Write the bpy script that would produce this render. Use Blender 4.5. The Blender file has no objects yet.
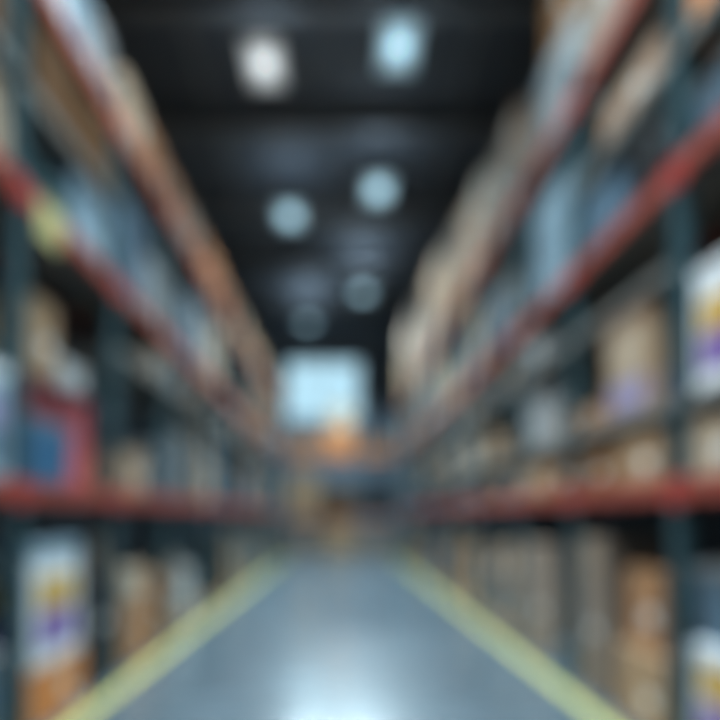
import bpy, bmesh, math, random
from mathutils import Vector
R = random.Random(11)
C = bpy.context.scene.collection
sc = bpy.context.scene

# ------------------------------------------------------------------ view constants
EYE = 2.0            # eye height
FPX = 620.0          # focal length in pixels of a 720 px frame
VX, VY = 340.0, 515.0
XR = 2.75            # front face of the racks, either side of the aisle
XG = 2.80            # front face of the goods
def Yof(px, X=XG):   # depth at which a point on the goods' front plane lies for a column of the photo
    return FPX * X / abs(px - VX)

# ------------------------------------------------------------------ materials
def mat(name, col, rough=0.6, metal=0.0, noise=0.0, scale=6.0, bump=0.0, emit=None, strength=0.0, coat=0.0, spec=0.5):
    m = bpy.data.materials.new(name); m.use_nodes = True
    nt = m.node_tree; b = nt.nodes['Principled BSDF']
    b.inputs['Roughness'].default_value = rough
    b.inputs['Metallic'].default_value = metal
    b.inputs['Specular IOR Level'].default_value = spec
    b.inputs['Coat Weight'].default_value = coat
    c4 = (*col, 1.0)
    b.inputs['Base Color'].default_value = c4
    if noise > 0 or bump > 0:
        tc = nt.nodes.new('ShaderNodeTexCoord')
        nz = nt.nodes.new('ShaderNodeTexNoise'); nz.inputs['Scale'].default_value = scale; nz.inputs['Detail'].default_value = 5
        nt.links.new(tc.outputs['Object'], nz.inputs['Vector'])
        if noise > 0:
            rp = nt.nodes.new('ShaderNodeValToRGB')
            rp.color_ramp.elements[0].position = 0.3; rp.color_ramp.elements[1].position = 0.7
            rp.color_ramp.elements[0].color = (*[max(0, c*(1-noise)) for c in col], 1)
            rp.color_ramp.elements[1].color = (*[min(1, c*(1+noise)) for c in col], 1)
            nt.links.new(nz.outputs['Fac'], rp.inputs['Fac'])
            nt.links.new(rp.outputs['Color'], b.inputs['Base Color'])
        if bump > 0:
            bp = nt.nodes.new('ShaderNodeBump'); bp.inputs['Strength'].default_value = bump; bp.inputs['Distance'].default_value = 0.01
            nt.links.new(nz.outputs['Fac'], bp.inputs['Height'])
            nt.links.new(bp.outputs['Normal'], b.inputs['Normal'])
    if emit is not None:
        b.inputs['Emission Color'].default_value = (*emit, 1); b.inputs['Emission Strength'].default_value = strength
    return m

def wave_mat(name, col, col2, scale, rough, direction='X', metal=0.0):
    m = mat(name, col, rough, metal)
    nt = m.node_tree; b = nt.nodes['Principled BSDF']
    tc = nt.nodes.new('ShaderNodeTexCoord'); w = nt.nodes.new('ShaderNodeTexWave')
    w.bands_direction = direction; w.inputs['Scale'].default_value = scale; w.inputs['Distortion'].default_value = 0.0
    nt.links.new(tc.outputs['Object'], w.inputs['Vector'])
    mx = nt.nodes.new('ShaderNodeMix'); mx.data_type = 'RGBA'
    mx.inputs[6].default_value = (*col, 1); mx.inputs[7].default_value = (*col2, 1)
    nt.links.new(w.outputs['Fac'], mx.inputs[0]); nt.links.new(mx.outputs[2], b.inputs['Base Color'])
    bp = nt.nodes.new('ShaderNodeBump'); bp.inputs['Strength'].default_value = 0.6; bp.inputs['Distance'].default_value = 0.03
    nt.links.new(w.outputs['Fac'], bp.inputs['Height']); nt.links.new(bp.outputs['Normal'], b.inputs['Normal'])
    return m

COL = {   # colour word -> base colour
    'tan':        (0.40, 0.27, 0.165),
    'brown':      (0.24, 0.115, 0.045),
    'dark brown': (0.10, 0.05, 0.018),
    'beige':      (0.48, 0.39, 0.29),
    'kraft':      (0.38, 0.20, 0.10),
    'taupe':      (0.27, 0.22, 0.18),
    'light brown': (0.33, 0.225, 0.16),
    'white':      (0.80, 0.84, 0.86),
    'pale grey':  (0.42, 0.45, 0.46),
    'grey':       (0.20, 0.215, 0.22),
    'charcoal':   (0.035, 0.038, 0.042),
    'pale blue':  (0.33, 0.46, 0.54),
    'slate blue': (0.14, 0.22, 0.29),
    'blue':       (0.05, 0.17, 0.30),
    'red':        (0.50, 0.05, 0.055),
    'pink':       (0.70, 0.17, 0.19),
    'orange':     (0.60, 0.25, 0.09),
    'yellow':     (0.62, 0.40, 0.10),
    'purple':     (0.25, 0.16, 0.42),
    'lavender':   (0.36, 0.33, 0.50),
    'teal':       (0.05, 0.12, 0.135),
}
M = {}
def cmat(word, finish):
    k = (word, finish)
    if k not in M:
        c = COL[word]
        if finish == 'card':    M[k] = mat('cardboard ' + word, c, 0.75, noise=0.10, scale=7, bump=0.15, spec=0.25)
        elif finish == 'plastic': M[k] = mat('plastic ' + word, c, 0.38, noise=0.05, scale=3)
        elif finish == 'film':  M[k] = mat('film ' + word, c, 0.25, noise=0.12, scale=9, bump=0.5, coat=0.4)
        else:                   M[k] = mat('paint ' + word, c, 0.5, noise=0.06, scale=4)
    return M[k]
m_tape  = mat('packing tape', (0.50, 0.36, 0.20), 0.3)
m_tape2 = mat('clear tape', (0.55, 0.50, 0.42), 0.25)
m_paper = mat('paper label', (0.75, 0.75, 0.72), 0.6)
m_strap = mat('black strap', (0.03, 0.03, 0.035), 0.4)
m_wood  = wave_mat('pallet wood', (0.34, 0.22, 0.12), (0.26, 0.16, 0.085), 2.0, 0.75, 'Y')
m_conn  = mat('red connector paint', (0.62, 0.06, 0.04), 0.4, noise=0.08, scale=5)
m_red   = mat('red rack beam paint', (0.36, 0.085, 0.062), 0.42, noise=0.12, scale=5)
m_post  = mat('teal rack post paint', (0.042, 0.09, 0.105), 0.45, noise=0.10, scale=4)
m_steel = mat('galvanised shelf steel', (0.30, 0.30, 0.28), 0.45, metal=0.35, noise=0.15, scale=8)
m_deck  = mat('decking board', (0.17, 0.15, 0.13), 0.7, noise=0.15, scale=4)
m_yel   = mat('yellow floor paint', (0.47, 0.45, 0.13), 0.5, noise=0.15, scale=5)
m_plate = mat('load sign yellow', (0.62, 0.58, 0.28), 0.5)
m_dark  = mat('lamp housing', (0.05, 0.055, 0.06), 0.5)
m_girder= mat('roof girder paint', (0.17, 0.175, 0.18), 0.6, noise=0.1, scale=3)
m_orange= mat('orange rack beam paint', (0.60, 0.20, 0.07), 0.45, noise=0.1, scale=5)

# ------------------------------------------------------------------ mesh helpers
def add_box(bm, x0, x1, y0, y1, z0, z1):
    vs = [bm.verts.new((x, y, z)) for z in (z0, z1) for y in (y0, y1) for x in (x0, x1)]
    for f in ((0,2,3,1),(4,5,7,6),(0,1,5,4),(2,6,7,3),(0,4,6,2),(1,3,7,5)):
        bm.faces.new([vs[i] for i in f])
def add_frustum(bm, bx, by, tx, ty, z0, z1):
    a = [bm.verts.new((sx*bx/2, sy*by/2, z0)) for sx, sy in ((-1,-1),(1,-1),(1,1),(-1,1))]
    b = [bm.verts.new((sx*tx/2, sy*ty/2, z1)) for sx, sy in ((-1,-1),(1,-1),(1,1),(-1,1))]
    bm.faces.new(a[::-1]); bm.faces.new(b)
    for i in range(4):
        j = (i+1) % 4; bm.faces.new((a[i], a[j], b[j], b[i]))
def add_bar(bm, p, q, r):
    p, q = Vector(p), Vector(q); d = (q-p).normalized()
    u = d.cross(Vector((0,0,1)));  u = u.normalized() if u.length > 1e-4 else Vector((1,0,0))
    v = d.cross(u).normalized()
    a = [bm.verts.new(p + u*sx*r + v*sy*r) for sx, sy in ((-1,-1),(1,-1),(1,1),(-1,1))]
    b = [bm.verts.new(q + u*sx*r + v*sy*r) for sx, sy in ((-1,-1),(1,-1),(1,1),(-1,1))]
    bm.faces.new(a[::-1]); bm.faces.new(b)
    for i in range(4):
        j = (i+1) % 4; bm.faces.new((a[i], a[j], b[j], b[i]))
def bev(bm, w, seg=2):
    bmesh.ops.bevel(bm, geom=bm.edges[:], offset=w, segments=seg, affect='EDGES', profile=0.6)
def obj(name, bm, m, parent=None, loc=None):
    bmesh.ops.recalc_face_normals(bm, faces=bm.faces[:])
    me = bpy.data.meshes.new(name); bm.to_mesh(me); bm.free()
    me.materials.append(m)
    o = bpy.data.objects.new(name, me); C.objects.link(o)
    if parent is not None: o.parent = parent
    if loc is not None: o.location = loc
    return o
def box(name, m, x0, x1, y0, y1, z0, z1, parent=None, bevel=0):
    bm = bmesh.new(); add_box(bm, x0, x1, y0, y1, z0, z1)
    if bevel: bev(bm, bevel)
    return obj(name, bm, m, parent)
def empty(name, loc, rz=0):
    o = bpy.data.objects.new(name, None); C.objects.link(o); o.location = loc; o.rotation_euler.z = rz
    o.empty_display_size = 0.2
    return o
def tag(o, label, cat, group=None):
    o['label'] = label; o['category'] = cat
    if group: o['group'] = group
    return o
def struct(o):
    o['kind'] = 'structure'; return o

# ------------------------------------------------------------------ the setting
Y0, Y1, XW, ZC = -5.0, 36.0, 8.5, 13.4
floor_m = mat('polished concrete', (0.080, 0.110, 0.13), 0.21, noise=0.16, scale=0.9, spec=0.8)
struct(box('floor', floor_m, -XW, XW, Y0, Y1, -0.2, 0))
roof_m = wave_mat('dark corrugated roof', (0.080, 0.095, 0.112), (0.058, 0.070, 0.084), 1.6, 0.6, 'X')
struct(box('ceiling', roof_m, -XW, XW, Y0, Y1, ZC, ZC+0.2))
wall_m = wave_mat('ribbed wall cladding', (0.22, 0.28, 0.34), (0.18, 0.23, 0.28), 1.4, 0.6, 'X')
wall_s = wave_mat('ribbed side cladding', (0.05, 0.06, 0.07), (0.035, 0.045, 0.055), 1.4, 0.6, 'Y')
struct(box('wall_left', wall_s, -XW-0.2, -XW, Y0, Y1, 0, ZC))
struct(box('wall_right', wall_s, XW, XW+0.2, Y0, Y1, 0, ZC))
struct(box('wall_front', wall_s, -XW, XW, Y0-0.2, Y0, 0, ZC))
WX0, WX1, WZ0, WZ1 = -3.2, 1.2, 7.5, 11.0
bm = bmesh.new()
add_box(bm, -XW, WX0, Y1, Y1+0.2, 0, ZC); add_box(bm, WX1, XW, Y1, Y1+0.2, 0, ZC)
add_box(bm, WX0, WX1, Y1, Y1+0.2, 0, WZ0); add_box(bm, WX0, WX1, Y1, Y1+0.2, WZ1, ZC)
struct(obj('wall_back', bm, wall_m))
# high daylight window in the end wall
wn = struct(empty('window_1', ((WX0+WX1)/2, Y1+0.1, WZ0)))
bm = bmesh.new(); w2 = (WX1-WX0)/2; hh = WZ1-WZ0
for x in (-w2+0.05, 0, w2-0.05): add_box(bm, x-0.05, x+0.05, -0.05, 0.05, 0, hh)
for z in (0.05, hh*0.5, hh-0.05): add_box(bm, -w2, w2, -0.045, 0.045, z-0.05, z+0.05)
obj('window_frame', bm, m_girder, wn)
gm = bpy.data.materials.new('window glass'); gm.use_nodes = True; nt = gm.node_tree
nt.nodes.remove(nt.nodes['Principled BSDF'])
t_ = nt.nodes.new('ShaderNodeBsdfTransparent'); g_ = nt.nodes.new('ShaderNodeBsdfGlossy'); mx = nt.nodes.new('ShaderNodeMixShader')
t_.inputs['Color'].default_value = (0.95, 0.98, 1, 1); g_.inputs['Roughness'].default_value = 0.05; mx.inputs['Fac'].default_value = 0.06
nt.links.new(t_.outputs[0], mx.inputs[1]); nt.links.new(g_.outputs[0], mx.inputs[2]); nt.links.new(mx.outputs[0], nt.nodes['Material Output'].inputs['Surface'])
box('pane', gm, -w2+0.06, w2-0.06, -0.008, 0.008, 0.06, hh-0.06, wn)
# roof girders across, purlins along
n = 0
for y, zt, th in ((-1.5,ZC,.5),(3.5,ZC,.5),(8.5,ZC,.5),(13.4,ZC,.55),(17.6,ZC,.5),(22.5,ZC,.5),(27.4,ZC,.5),(32.3,ZC,.5)):
    n += 1
    bm = bmesh.new()
    add_box(bm, -XW, XW, y-0.16, y+0.16, zt-th, zt-th+0.06); add_box(bm, -XW, XW, y-0.16, y+0.16, zt-0.06, zt)
    add_box(bm, -XW, XW, y-0.03, y+0.03, zt-th+0.06, zt-0.06)
    g = struct(obj('trim_%d' % n, bm, m_girder))
for x in (-6, -3.6, 3.2, 6):
    n += 1; struct(box('trim_%d' % n, m_girder, x-0.06, x+0.06, Y0, Y1, ZC-0.14, ZC))
# painted yellow lines along the aisle
XL = 2.54
for s in (-1, 1):
    n += 1; struct(box('trim_%d' % n, m_yel, s*XL-0.07, s*XL+0.07, Y0+1, 29.3, 0, 0.004))

# ------------------------------------------------------------------ racks
PITCH, NB, DEPTH = 2.3, 11, 1.15
UY = {-1: 3.08, 1: 2.80}       # where each run starts
BH = 0.17                      # red beam height
Z1, Z2, Z3 = 2.29, 4.91, 6.96  # tops of the three red beam levels
S1, S2, S3 = 2.96, 4.12, 5.86  # tops of the thin grey shelves
ZTOP = 7.35
def shelves(side, b):
    if side < 0: return {0: [S3], 1: [S3]}.get(b, [S2])
    return {0: [S1, S3], 1: [S1, S2, S3]}.get(b, [S1, S2])
def rack(side, label):
    root = empty('pallet_rack', (0, 0, 0)); tag(root, label, 'rack')
    xf, xb = side*XR, side*(XR+DEPTH)
    def xx(a, b): return (min(a, b), max(a, b))
    for k in range(NB+1):
        y = UY[side] + k*PITCH
        up = empty('upright_frame', (0, y, 0)); up.parent = root
        for x in (xf + side*0.06, xb - side*0.06):
            bm = bmesh.new()     # C-section post
            add_box(bm, x-0.06, x+0.06, -0.065, -0.05, 0.012, ZTOP); 
            add_box(bm, x-0.06, x+0.06, 0.05, 0.065, 0.012, ZTOP)
            xa = x - side*0.06; add_box(bm, *xx(xa, xa + side*0.015), -0.05, 0.05, 0.012, ZTOP)
            obj('post', bm, m_post, up)
            box('base_plate', m_steel, x-0.09, x+0.09, -0.1, 0.1, 0, 0.012, up)
        bm = bmesh.new(); z = 0.3; flip = False
        a, c = xf + side*0.12, xb - side*0.12
        while z + 1.0 < ZTOP:
            add_bar(bm, (a if flip else c, 0, z), (c if flip else a, 0, z+1.0), 0.02); z += 1.0; flip = not flip
        add_bar(bm, (a, 0, 0.3), (c, 0, 0.3), 0.02)
        obj('brace', bm, m_post, up)
    for b in range(NB):
        ya, yb = UY[side] + b*PITCH + 0.07, UY[side] + (b+1)*PITCH - 0.07
        for zt in (Z1, Z2, Z3):
            for x in (xf, xb):
                s2 = side if x == xf else -side
                bm = bmesh.new()
                add_box(bm, *xx(x, x + s2*0.05), ya, yb, zt-BH, zt-0.03)
                add_box(bm, *xx(x, x + s2*0.03), ya, yb, zt-0.03, zt)
                bt = obj('beam', bm, m_red, root)
                if x == xf:
                    for yy, dy in ((ya, 0.006), (yb, -0.006)):
                        bm = bmesh.new(); add_box(bm, *xx(x - side*0.004, x + s2*0.055), min(yy, yy-dy*1.5)-0.03, max(yy, yy-dy*1.5)+0.03, zt-BH-0.05, zt+0.02)
                        obj('end_connector', bm, m_conn, bt)
            bm = bmesh.new()
            k = 6; wd = (DEPTH-0.06)/k
            x0 = xf + side*0.03
            for i in range(k):
                add_box(bm, *xx(x0 + side*i*wd, x0 + side*((i+1)*wd-0.012)), ya, yb, zt-0.028, zt)
            obj('deck', bm, m_deck, root)
        for zt in shelves(side, b):
            bm = bmesh.new()
            add_box(bm, *xx(xf + side*0.02, xb - side*0.02), ya, yb, zt-0.02, zt)
            add_box(bm, *xx(xf + side*0.01, xf + side*0.03), ya, yb, zt-0.10, zt)
            add_box(bm, *xx(xb - side*0.03, xb - side*0.01), ya, yb, zt-0.10, zt)
            obj('shelf', bm, m_steel, root)
    return root
rackL = rack(-1, 'long red-beamed rack on teal posts along the left side of the aisle')
rackR = rack(1, 'long red-beamed rack on teal posts along the right side of the aisle')
# yellow load plate hanging on the left rack's middle beam
lp = box('load_plate', m_plate, -XR+0.005-0.012, -XR+0.005+0.004-0.006, -0.22, 0.22, Z2-0.34, Z2+0.02, rackL)
lp.location = (0.006, Yof(50, XR), 0); lp['label'] = 'pale yellow load sign plate'

# ------------------------------------------------------------------ goods: builders (front faces -Y locally, base at z = 0)
def carton(w, d, h, col, tape=True, label=True, flaps=True):
    bm = bmesh.new(); add_box(bm, -w/2, w/2, -d/2, d/2, 0, h); bev(bm, min(0.012, w*0.03))
    o = obj('cardboard_carton', bm, cmat(col, 'card'))
    if tape:
        bm = bmesh.new(); t = min(0.035, w*0.07)
        add_box(bm, -t, t, -d/2-0.002, d/2+0.002, h-0.001, h+0.002)
        add_box(bm, -t, t, -d/2-0.002, -d/2+0.001, h*0.72, h+0.002)
        add_box(bm, -t, t, d/2-0.001, d/2+0.002, h*0.72, h+0.002)
        obj('tape', bm, m_tape, o)
    if label:
        bm = bmesh.new(); lw, lh = min(0.2, w*0.3), min(0.14, h*0.25)
        add_box(bm, w*0.18-lw/2, w*0.18+lw/2, -d/2-0.002, -d/2+0.001, h*0.42-lh/2, h*0.42+lh/2)
        obj('shipping_label', bm, m_paper, o)
    return o
def wrapped(w, d, h, col):
    bm = bmesh.new()
    k = 3 if h > 0.7 else 2
    for i in range(k):
        j = 0.012*(i % 2)
        add_box(bm, -w/2+j, w/2-j, -d/2+j, d/2-j, h*i/k, h*(i+1)/k)
    bev(bm, 0.02, 2)
    o = obj('wrapped_bundle', bm, cmat(col, 'film'))
    for x in (-w*0.25, w*0.25):
        bm = bmesh.new(); t = 0.012
        add_box(bm, x-t, x+t, -d/2-0.004, -d/2+0.002, 0.0, h+0.004); add_box(bm, x-t, x+t, d/2-0.002, d/2+0.004, 0.0, h+0.004)
        add_box(bm, x-t, x+t, -d/2-0.004, d/2+0.004, h-0.002, h+0.004)
        obj('strap', bm, m_strap, o)
    return o
def crate(w, d, h, col):
    bm = bmesh.new(); t = 0.02
    add_box(bm, -w/2, w/2, -d/2, d/2, 0, 0.02)
    for x in (-w/2, w/2-t): add_box(bm, x, x+t, -d/2, d/2, 0.02, h-0.05)
    for y in (-d/2, d/2-t): add_box(bm, -w/2+t, w/2-t, y, y+t, 0.02, h-0.05)
    for i in range(5):
        x = -w/2 + w*(i+0.5)/5
        add_box(bm, x-0.012, x+0.012, -d/2-0.012, -d/2, 0.02, h-0.05)
    o = obj('plastic_crate', bm, cmat(col, 'plastic'))
    bm = bmesh.new()
    for y in (-d/2-0.02, d/2-0.02): add_box(bm, -w/2-0.02, w/2+0.02, y, y+0.04, h-0.05, h)
    for x in (-w/2-0.02, w/2-0.02): add_box(bm, x, x+0.04, -d/2+0.02, d/2-0.02, h-0.05, h)
    obj('rim', bm, cmat(col, 'plastic'), o)
    bm = bmesh.new(); add_box(bm, -min(.2,w*0.25), min(.2,w*0.25), -d/2-0.03, -d/2-0.013, h*0.66, h*0.66+0.04); bev(bm, 0.006)
    obj('handle', bm, cmat(col, 'plastic'), o)
    return o
def tote(w, d, h, col, lid='grey'):
    bm = bmesh.new(); add_frustum(bm, w*0.86, d*0.86, w*0.97, d*0.97, 0, h*0.9); bev(bm, 0.015)
    o = obj('storage_tote', bm, cmat(col, 'plastic'))
    bm = bmesh.new(); add_box(bm, -w/2, w/2, -d/2, d/2, h*0.88, h*0.95); add_box(bm, -w*0.42, w*0.42, -d*0.42, d*0.42, h*0.95, h); bev(bm, 0.008)
    obj('lid', bm, cmat(lid, 'plastic'), o)
    for s in (-1, 1):
        bm = bmesh.new(); add_box(bm, s*w*0.25-0.035, s*w*0.25+0.035, -d/2-0.014, -d/2+0.002, h*0.74, h*0.93); bev(bm, 0.004)
        obj('clip', bm, cmat(lid, 'plastic'), o)
    return o
def printed(w, d, h, top='white', p1='yellow', p2='purple', base='white', z1=(0.45,0.72), z2=(0.15,0.43)):
    # white carton-board package with a coloured picture panel above a second panel
    bm = bmesh.new(); add_box(bm, -w/2, w/2, -d/2, d/2, 0, h*0.9); bev(bm, 0.012)
    o = obj('printed_package', bm, cmat(base, 'plastic'))
    bm = bmesh.new(); add_box(bm, -w/2-0.006, w/2+0.006, -d/2-0.006, d/2+0.006, h*0.88, h); bev(bm, 0.008)
    obj('lid', bm, cmat(top, 'plastic'), o)
    for c, (a, b) in ((p1, z1), (p2, z2)):
        bm = bmesh.new(); add_box(bm, -w*0.38, w*0.38, -d/2-0.004, -d/2+0.004, h*a, h*b)
        add_box(bm, -w/2-0.004, -w/2+0.004, -d*0.38, d*0.38, h*a, h*b); add_box(bm, w/2-0.004, w/2+0.004, -d*0.38, d*0.38, h*a, h*b)
        q = obj('print_panel', bm, cmat(c, 'plastic'), o); q['label'] = c + ' printed panel'
    return o
def pallet(w, d):
    o = empty('wooden_pallet', (0, 0, 0))
    bm = bmesh.new()
    for i in range(6):
        y = -d/2 + (d-0.1)*i/5; add_box(bm, -w/2, w/2, y, y+0.1, 0.122, 0.144)
    obj('top_boards', bm, m_wood, o)
    for x in (-w/2+0.05, 0, w/2-0.05):
        box('stringer', m_wood, x-0.05, x+0.05, -d/2, d/2, 0.022, 0.122, o)
    bm = bmesh.new()
    for y in (-d/2, -0.05, d/2-0.1): add_box(bm, -w/2, w/2, y, y+0.1, 0, 0.022)
    obj('bottom_boards', bm, m_wood, o)
    return o

ORD = ['first','second','third','fourth','fifth','sixth','seventh','eighth','ninth','tenth','eleventh','twelfth']
LEVEL = {'F': 'floor level', '1': 'lowest red beam', 's1': 'lower grey shelf', 's2': 'upper grey shelf', '2': 'middle red beam',
         's3': 'narrow grey shelf', '3': 'top red beam'}
ZL = {'F': 0.0, '1': Z1, 's1': S1, 's2': S2, '2': Z2, 's3': S3, '3': Z3}
NOUN = {'carton': 'cardboard carton', 'wrapped': 'film-wrapped bundle', 'crate': 'plastic crate', 'tote': 'lidded storage tote',
        'printed': 'package with printed panels', 'pallet': 'wooden pallet'}
CAT = {'carton': 'carton', 'wrapped': 'bundle', 'crate': 'crate', 'tote': 'tote', 'printed': 'package', 'pallet': 'pallet'}
GROUP = {'F': 'goods on the floor under the racks', '1': 'goods on the lowest red beams', 's1': 'goods on the lower grey shelves',
         's2': 'goods on the upper grey shelves', '2': 'goods on the middle red beams', 's3': 'goods on the narrow grey shelves', '3': 'goods on the top red beams'}
cnt = {}
def bay_of(side, y):
    return max(0, min(NB-1, int((y-UY[side])//PITCH)))
def put(kind, side, ya, yb, lev, h, col, d=0.8, xin=0.0, zoff=0.0, upper='', slot=None, lab=None, **kw):
    """an item whose aisle face spans depths ya..yb on one level of one rack; returns its slot number"""
    b0 = bay_of(side, (ya+yb)/2)                       # keep clear of the posts
    ya = max(ya, UY[side]+b0*PITCH+0.11); yb = min(yb, UY[side]+(b0+1)*PITCH-0.11)
    w = yb-ya
    ym = (ya+yb)/2
    far = ym > 16
    if kind == 'carton': o = carton(w, d, h, col, tape=ym < 22 and col != 'dark brown', label=ym < 14 and col != 'dark brown')
    elif kind == 'wrapped': o = wrapped(w, d, h, col)
    elif kind == 'crate': o = crate(w-0.05, d-0.05, h, col)
    elif kind == 'tote': o = tote(w, d, h, col, **kw)
    elif kind == 'printed': o = printed(w, d, h, base=col, **kw)
    elif kind == 'pallet': o = pallet(w, d)
    o.location = (side*(XG+xin+d/2), ym, ZL[lev]+zoff+0.001)
    o.rotation_euler.z = math.pi/2*(-1 if side > 0 else 1)
    # local -Y must face the aisle
    b = bay_of(side, ym)
    key = (side, b, lev)
    if slot is None:
        cnt[key] = cnt.get(key, 0)+1; slot = cnt[key]
    sd = 'left' if side < 0 else 'right'
    noun = NOUN[kind]
    if kind == 'printed': noun = 'package with %s and %s panels' % (kw.get('p1', 'yellow'), kw.get('p2', 'purple'))
    if lab is None:
        lab = '%s%s %s, %s along %s, %s bay, %s rack' % (upper+' ' if upper else '', col if kind != 'pallet' else 'worn', noun, ORD[slot-1], LEVEL[lev], ORD[b], sd)
    tag(o, lab, CAT[kind], GROUP[lev] if kind != 'pallet' else 'pallets under the racks')
    return slot
def pput(kind, side, xa, xb, lev, h, col, **kw):      # the same from two columns of the photo
    ya, yb = sorted((Yof(xa), Yof(xb)))
    return put(kind, side, ya, yb, lev, h, col, **kw)

#EXPLICIT
# ---- left rack, second bay (5.38 - 7.68): columns 25 .. 119 of the photo
pput('wrapped', -1, 32, 62, '3', 0.85, 'white')
pput('wrapped', -1, 66, 92, '3', 0.80, 'pale blue')
pput('wrapped', -1, 95, 114, '3', 0.78, 'pale grey')
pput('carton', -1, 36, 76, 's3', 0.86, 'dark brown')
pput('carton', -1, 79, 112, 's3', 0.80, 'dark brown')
pput('tote', -1, 36, 70, '2', 0.5, 'teal', lid='charcoal')
pput('tote', -1, 74, 113, '2', 0.80, 'pale blue', lid='slate blue')
# red crate with a blue tote in front, a tan and a white carton on top
s = put('crate', -1, Yof(34), Yof(112), '1', 1.06, 'pink', d=0.62, xin=0.24)
put('tote', -1, Yof(24), Yof(72), '1', 0.62, 'blue', d=0.21, xin=0.0, lab='blue lidded storage tote in front of the pink crate, lowest red beam, left rack', lid='slate blue')
put('carton', -1, Yof(35), Yof(64), '1', 0.72, 'tan', d=0.55, xin=0.08, zoff=1.061, upper='upper', slot=s)
put('carton', -1, Yof(67), Yof(92), '1', 0.27, 'pale grey', d=0.55, xin=0.08, zoff=1.061, upper='upper', slot=s)
# floor under it
put('carton', -1, Yof(26), Yof(84), 'F', 0.56, 'orange', d=0.9)
put('printed', -1, Yof(30), Yof(80), 'F', 1.17, 'white', d=0.6, xin=0.0, zoff=0.562, upper='upper', slot=1, top='pale blue')
put('carton', -1, Yof(88), Yof(113), 'F', 1.75, 'charcoal', d=0.8)  # shade of the dark gap put in as a charcoal carton
# ---- left rack, first bay (cut by the frame's edge)
put('printed', -1, 4.55, 5.25, '1', 0.95, 'pale blue', top='white', p1='lavender', p2='slate blue', lab='pale blue package with lavender and slate panels, lowest red beam, first bay, left rack')
put('carton', -1, 4.5, 5.2, 's3', 0.8, 'dark brown')
put('wrapped', -1, 4.6, 5.25, '2', 0.7, 'beige')
put('tote', -1, 4.5, 5.25, 'F', 0.9, 'slate blue')
put('carton', -1, 4.5, 5.25, '3', 0.6, 'brown')
# ---- left rack, third bay: columns 121 .. 169
put('carton', -1, Yof(122), Yof(150), 'F', 0.82, 'kraft')
put('carton', -1, Yof(124), Yof(145), 'F', 0.45, 'beige', zoff=0.822, upper='upper', slot=1, d=0.7)
put('carton', -1, Yof(152), Yof(167), 'F', 1.1, 'brown')
put('carton', -1, Yof(123), Yof(143), '1', 0.55, 'tan')
put('tote', -1, Yof(146), Yof(167), '1', 0.75, 'grey')
put('carton', -1, Yof(150), Yof(166), 's2', 0.40, 'taupe')
put('wrapped', -1, Yof(124), Yof(146), '2', 1.25, 'slate blue')
put('wrapped', -1, Yof(149), Yof(167), '2', 0.9, 'pale grey')
put('carton', -1, Yof(123), Yof(144), '3', 0.8, 'beige')
put('carton', -1, Yof(147), Yof(167), '3', 0.75, 'kraft')

# ---- right rack, first bay (2.80 - 5.10): columns beyond 680
put('printed', 1, 4.25, 4.9, 's1', 0.95, 'white')
put('carton', 1, 4.3, 4.95, '1', 0.45, 'beige')
put('printed', 1, 4.2, 4.92, 'F', 1.0, 'white', z1=(0.6,0.85), z2=(0.3,0.56))
put('tote', 1, 4.2, 4.95, 'F', 0.62, 'slate blue', zoff=1.002, upper='upper', slot=1)
put('tote', 1, 4.2, 4.95, '2', 0.45, 'slate blue')
put('carton', 1, 4.3, 4.95, 's3', 0.7, 'orange')
put('wrapped', 1, 4.2, 4.95, '3', 0.9, 'grey')
# ---- right rack, second bay (5.10 - 7.40): columns 577 .. 677
put('carton', 1, Yof(665), Yof(618), 'F', 0.74, 'tan')
put('carton', 1, Yof(656), Yof(622), 'F', 0.74, 'kraft', zoff=0.742, upper='upper', slot=1, d=0.7, xin=0.05)
put('carton', 1, Yof(601), Yof(580), 'F', 1.75, 'taupe')
put('carton', 1, Yof(662), Yof(616), '1', 0.46, 'tan')
put('carton', 1, Yof(608), Yof(582), '1', 0.40, 'brown')
put('printed', 1, Yof(652), Yof(606), 's1', 1.0, 'tan', top='light brown', p1='beige', p2='lavender', z1=(0.36,0.86), z2=(0.06,0.34))
put('carton', 1, Yof(600), Yof(581), 's1', 0.24, 'kraft')
put('tote', 1, Yof(668), Yof(632), '2', 0.55, 'charcoal', lid='grey')
put('wrapped', 1, Yof(618), Yof(582), '2', 0.60, 'slate blue')
put('carton', 1, Yof(660), Yof(602), 's3', 0.40, 'light brown')
put('carton', 1, Yof(664), Yof(628), '3', 1.6, 'kraft')
put('carton', 1, Yof(622), Yof(582), '3', 1.45, 'taupe')
# ---- right rack, third bay: columns 519 .. 575
put('carton', 1, Yof(550), Yof(523), 'F', 1.6, 'taupe')
put('crate', 1, Yof(572), Yof(554), 'F', 0.35, 'slate blue')
put('carton', 1, Yof(572), Yof(552), '1', 0.40, 'brown')
put('carton', 1, Yof(546), Yof(523), '1', 0.42, 'tan')
put('carton', 1, Yof(572), Yof(562), 's1', 0.3, 'brown')
put('tote', 1, Yof(550), Yof(524), 's1', 0.8, 'pale grey', lid='grey')
put('carton', 1, Yof(545), Yof(522), 's2', 0.45, 'grey')
put('wrapped', 1, Yof(572), Yof(534), '2', 1.42, 'pale blue')
s = put('wrapped', 1, Yof(574), Yof(536), '3', 1.12, 'pale grey')
put('carton', 1, Yof(572), Yof(545), '3', 0.85, 'brown', zoff=1.128, upper='upper', slot=s)

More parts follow.
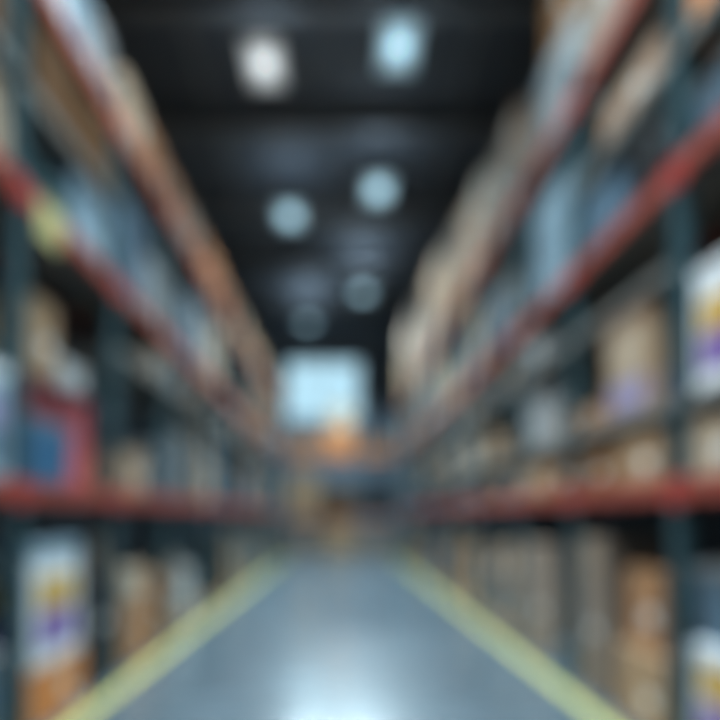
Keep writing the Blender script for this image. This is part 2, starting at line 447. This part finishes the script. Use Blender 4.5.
# ---- the remaining bays, filled level by level
PAL_L = ['taupe','tan','grey','brown','pale grey','kraft','beige','slate blue','charcoal']
PAL_R = ['grey','pale grey','taupe','beige','tan','slate blue','grey','brown','charcoal']
for side in (-1, 1):
    pal = PAL_L if side < 0 else PAL_R
    for b in range(3, NB):
        ya = UY[side] + b*PITCH + 0.12; yb = UY[side] + (b+1)*PITCH - 0.12
        lev = ['F','1','2','3'] + (['s2'] if side < 0 else ['s1','s2'])
        for lv in sorted(lev):
            roof = {'F': 2.05, '1': (1.70 if side < 0 else 0.52), 's1': 0.98, 's2': 0.55, '2': 1.75, '3': 9}[lv]
            nitem = 2 if lv in ('F','2','3') or b > 6 else 3
            y = ya; z = 0.0
            cw = (yb-ya)/nitem
            if lv == 'F':
                put('pallet', side, ya+0.1, yb-0.1, 'F', 0.144, 'tan', d=1.0, slot=1, lab='worn wooden pallet on the floor under the %s bay, %s rack' % (ORD[b], 'left' if side < 0 else 'right'))
                z = 0.145
            for i in range(nitem):
                w = cw*R.uniform(0.72, 0.92); y0 = ya + i*cw + R.uniform(0.02, cw-w-0.02)
                if lv == 'F': y0 = min(max(y0, ya+0.12), yb-0.12-w)
                if R.random() < 0.13 and lv != '3': continue
                col = R.choice(pal)
                kind = R.choice(['carton','carton','carton','tote','crate','wrapped'])
                if kind in ('tote','crate') and col in ('tan','brown','kraft','beige','taupe'): kind = 'carton'
                if lv == '3':
                    if side < 0:
                        h = R.uniform(0.72, 0.9); kind = 'carton'; col = R.choice(['kraft','tan','taupe','kraft'])
                    else:
                        h = min(3.3, 1.35 + 0.30*(b-2)) * R.uniform(0.93, 1.03); kind = 'carton'; col = R.choice(['light brown','tan','taupe'])
                        hb = h*0.5
                        s = put(kind, side, y0, y0+w, lv, hb, col, d=0.95)
                        put(kind, side, y0+0.04, y0+w-0.04, lv, h-hb, R.choice(['light brown','taupe']), d=0.85, xin=0.03, zoff=hb+0.002, upper='upper', slot=s)
                        continue
                elif lv == 'F':
                    h = R.uniform(0.8, 1.65)
                    if h > 1.2:
                        s = put(kind, side, y0, y0+w, lv, h*0.55, col, d=0.85, zoff=z, xin=0.04)
                        put('carton', side, y0+0.03, y0+w-0.03, lv, h*0.45, R.choice(['tan','beige','kraft','taupe']), d=0.8, zoff=z+h*0.55+0.006, xin=0.05, upper='upper', slot=s)
                        continue
                else:
                    h = roof*R.uniform(0.55, 0.88)
                put(kind, side, y0, y0+w, lv, h, col, d=R.choice([0.75, 0.85, 0.95]), zoff=z, xin=0.04 if lv == 'F' else R.uniform(0, 0.06))

# ------------------------------------------------------------------ cross rack at the end of the aisle, with cartons
YE = 31.0
er = empty('cross_rack', (0, YE, 0)); tag(er, 'orange-beamed rack standing across the far end of the aisle', 'rack')
for x in (-2.75, -0.9, 0.95, 2.75):
    up = empty('upright_frame', (x, 0, 0)); up.parent = er
    for y in (0.06, 1.1): box('post', m_post, -0.06, 0.06, y-0.06, y+0.06, 0, 5.3, up)
    bm = bmesh.new()
    for k in range(5): add_bar(bm, (0, 0.12 if k%2 else 1.04, 0.3+k*0.95), (0, 1.04 if k%2 else 0.12, 1.25+k*0.95), 0.02)
    obj('brace', bm, m_post, up)
for zt in (1.9, 5.0):
    for xa, xb in ((-2.68,-0.97),(-0.83,0.88),(1.02,2.68)):
        for y in (0.0, 1.12): box('beam', m_orange, xa, xb, y, y+0.05, zt-0.17, zt, er)
        box('deck', m_deck, xa, xb, 0.05, 1.12, zt-0.03, zt-0.002, er)
def eput(kind, xa, xb, z, h, col, lab, y=0.0, d=0.9):
    w = xb-xa
    o = carton(w, d, h, col, label=False) if kind == 'carton' else wrapped(w, d, h, col)
    o.location = ((xa+xb)/2, YE+y+d/2+0.06, z+0.001)
    tag(o, lab, CAT[kind], 'cartons on the end rack')
eput('carton', -2.6, -1.1, 5.0, 0.95, 'kraft', 'kraft cardboard carton on top of the end rack, nearest the left racks')
eput('carton', -0.75, 0.65, 5.0, 1.35, 'orange', 'tall orange-brown carton on top of the end rack, at its middle')
eput('carton', -0.5, 0.55, 6.352, 1.1, 'beige', 'small beige carton topmost on the end rack', d=0.7)
eput('carton', 1.1, 2.5, 5.0, 0.75, 'brown', 'low brown carton on top of the end rack, nearest the right racks')
eput('carton', -2.5, -1.1, 1.9, 2.2, 'tan', 'tall tan carton in the end rack, left compartment')
eput('carton', -0.7, 0.7, 1.9, 1.5, 'dark brown', 'dark brown carton in the end rack, middle compartment')
eput('wrapped', 1.15, 2.5, 1.9, 1.9, 'charcoal', 'charcoal wrapped bundle in the end rack, right compartment')
eput('carton', -2.5, -1.1, 0, 1.3, 'taupe', 'taupe carton on the floor under the end rack, left compartment')
eput('carton', -0.75, 0.75, 0, 1.55, 'tan', 'tan carton on the floor under the end rack, middle compartment', y=-0.02)
eput('carton', 1.1, 2.5, 0, 1.2, 'taupe', 'taupe carton on the floor under the end rack, right compartment')

# ------------------------------------------------------------------ high-bay lamps
def lamp(x, y, z, lab, glow, col, power, spread, up=14, spot=0, aim=30):
    r = empty('high_bay_lamp', (x, y, z)); tag(r, lab, 'lamp', 'high-bay lamps under the roof')
    bm = bmesh.new(); a, b = 0.40, 0.75
    add_box(bm, -a, a, -b, b, 0.05, 0.12); add_box(bm, -0.12, 0.12, -0.3, 0.3, 0.12, 0.22)
    add_box(bm, -a, -a+.02, -b, b, 0, 0.05); add_box(bm, a-.02, a, -b, b, 0, 0.05)
    add_box(bm, -a+.02, a-.02, -b, -b+.02, 0, 0.05); add_box(bm, -a+.02, a-.02, b-.02, b, 0, 0.05)
    obj('housing', bm, m_dark, r)
    dm = mat('lamp diffuser', (0.5, 0.55, 0.58), 0.5, emit=col, strength=glow)
    nt = dm.node_tree; tc = nt.nodes.new('ShaderNodeTexCoord'); mp = nt.nodes.new('ShaderNodeMapping')
    mp.inputs['Scale'].default_value = (1/0.42, 1/0.80, 0)
    gr = nt.nodes.new('ShaderNodeTexGradient'); gr.gradient_type = 'QUADRATIC_SPHERE'       # glow painted brighter mid-panel, fading out for a softer blob
    ml = nt.nodes.new('ShaderNodeMath'); ml.operation = 'MULTIPLY_ADD'; ml.inputs[1].default_value = glow*1.6; ml.inputs[2].default_value = glow*0.25
    nt.links.new(tc.outputs['Object'], mp.inputs['Vector']); nt.links.new(mp.outputs[0], gr.inputs[0])
    nt.links.new(gr.outputs['Fac'], ml.inputs[0]); nt.links.new(ml.outputs[0], nt.nodes['Principled BSDF'].inputs['Emission Strength'])
    box('diffuser', dm, -a+.02, a-.02, -b+.02, b-.02, -0.012, 0.05, r)
    # added upward light on each housing, put in to brighten the roof
    U = bpy.data.lights.new('added roof fill', 'AREA'); U.shape = 'RECTANGLE'; U.size = 0.3; U.size_y = 0.8; U.energy = up; U.color = (0.66, 0.84, 1.0)
    uo = bpy.data.objects.new('added_roof_fill', U); C.objects.link(uo); uo.parent = r; uo.location = (0, 0, 0.26); uo.rotation_euler = (math.pi, 0, 0)
    for yy in (-0.45, 0.45):
        bm = bmesh.new(); add_bar(bm, (0, yy, 0.1), (0, yy, ZC-z), 0.012); obj('hanger', bm, m_dark, r)
    L = bpy.data.lights.new('lamp beam', 'AREA'); L.shape = 'RECTANGLE'; L.size = 0.6; L.size_y = 1.15
    L.energy = power; L.color = (col[0]*0.6+0.4, col[1]*0.6+0.4, col[2]*0.6+0.4); L.spread = math.radians(spread)
    if spot:       # added spot, invented for the bright floor streaks, thrown back along the aisle
        S = bpy.data.lights.new('added streak spot', 'SPOT'); S.energy = spot; S.spot_size = math.radians(16.5); S.spot_blend = 0.6; S.shadow_soft_size = 0.12; S.color = (0.75, 0.93, 1.0)
        so = bpy.data.objects.new('added_streak_spot', S); C.objects.link(so); so.parent = r; so.location = (0, -1.2, 0.0)
        dv = Vector((0, -math.cos(math.radians(aim)), -math.sin(math.radians(aim)))); p0 = Vector((0, -1.2, 0.0))
        bm = bmesh.new(); add_bar(bm, p0-dv*0.36, p0-dv*0.19, 0.11); add_bar(bm, (0, -0.74, 0.085), p0-dv*0.3, 0.03); obj('added_spot_housing', bm, m_dark, r)  # housing and bracket made up to carry the added spot
        so.rotation_euler = (-(math.pi/2 - math.radians(aim)), 0, 0)
    lo = bpy.data.objects.new('lamp_beam', L); C.objects.link(lo); lo.parent = r; lo.location = (0, 0, -0.02)
HL = 11.75
COOL, WARM = (0.50, 0.83, 1.0), (0.90, 0.97, 1.0)
P = 330
SPOT = 10500  # power of the added spots that draw the floor streaks
lamp(-1.63, -0.3, HL, 'lamp above and behind the viewpoint, left row', 1.5, WARM, P*2, 150)
lamp(-1.63, 6.5, HL, 'lamp overhead, left row, second bay', 1.5, WARM, P, 110)
lamp(-1.63, 13.4, HL, 'warm white lamp, nearest of the left row in view', 1.0, WARM, P, 100, up=12)
lamp(-1.63, 20.2, HL, 'bluish lamp, second of the left row in view', 1.5, COOL, P*1.7, 110, up=26)
lamp(-1.63, 31.5, HL, 'dim bluish lamp, farthest of the left row', 1.0, COOL, P, 130, up=60, spot=SPOT*0.22, aim=27)
lamp(1.1, 0.2, HL, 'lamp above and behind the viewpoint, right row', 1.5, COOL, P*2, 150)
lamp(1.1, 6.4, HL, 'lamp overhead, right row, second bay', 1.5, COOL, P, 110)
lamp(1.22, 12.9, HL, 'bluish lamp, nearest of the right row in view', 1.15, COOL, P, 100, up=12)
lamp(1.15, 18.6, HL, 'bluish lamp, second of the right row in view', 1.5, COOL, P*1.7, 110, up=26)
lamp(1.0, 27.2, HL, 'dim bluish lamp, farthest of the right row', 1.3, COOL, P*3.5, 136, up=60, spot=SPOT*0.85, aim=31)

# ------------------------------------------------------------------ daylight
w = bpy.data.worlds.new('World'); sc.world = w; w.use_nodes = True
bg = w.node_tree.nodes['Background']; bg.inputs['Color'].default_value = (0.60, 0.86, 0.97, 1); bg.inputs['Strength'].default_value = 1.15

# ------------------------------------------------------------------ camera
cd = bpy.data.cameras.new('camera'); cam = bpy.data.objects.new('camera', cd); C.objects.link(cam)
cam.location = (0, 0, EYE); cam.rotation_euler = (math.pi/2, 0, 0)
cd.sensor_width = 36.0; cd.lens = FPX/720*36.0
cd.shift_x = (360-VX)/720; cd.shift_y = (VY-360)/720
cd.clip_end = 200; cd.clip_start = 0.02
BLUR = 39.0                                       # diameter of the out-of-focus disc, pixels
FOCUS = 0.35
cd.dof.use_dof = True; cd.dof.focus_distance = FOCUS
cd.dof.aperture_fstop = (cd.lens/1000) / (BLUR/FPX*FOCUS)
sc.camera = cam
sc.view_settings.view_transform = 'Standard'
sc.view_settings.gamma = 0.88; sc.view_settings.exposure = 0.12
sc.cycles.use_denoising = True
sc.cycles.max_bounces = 8
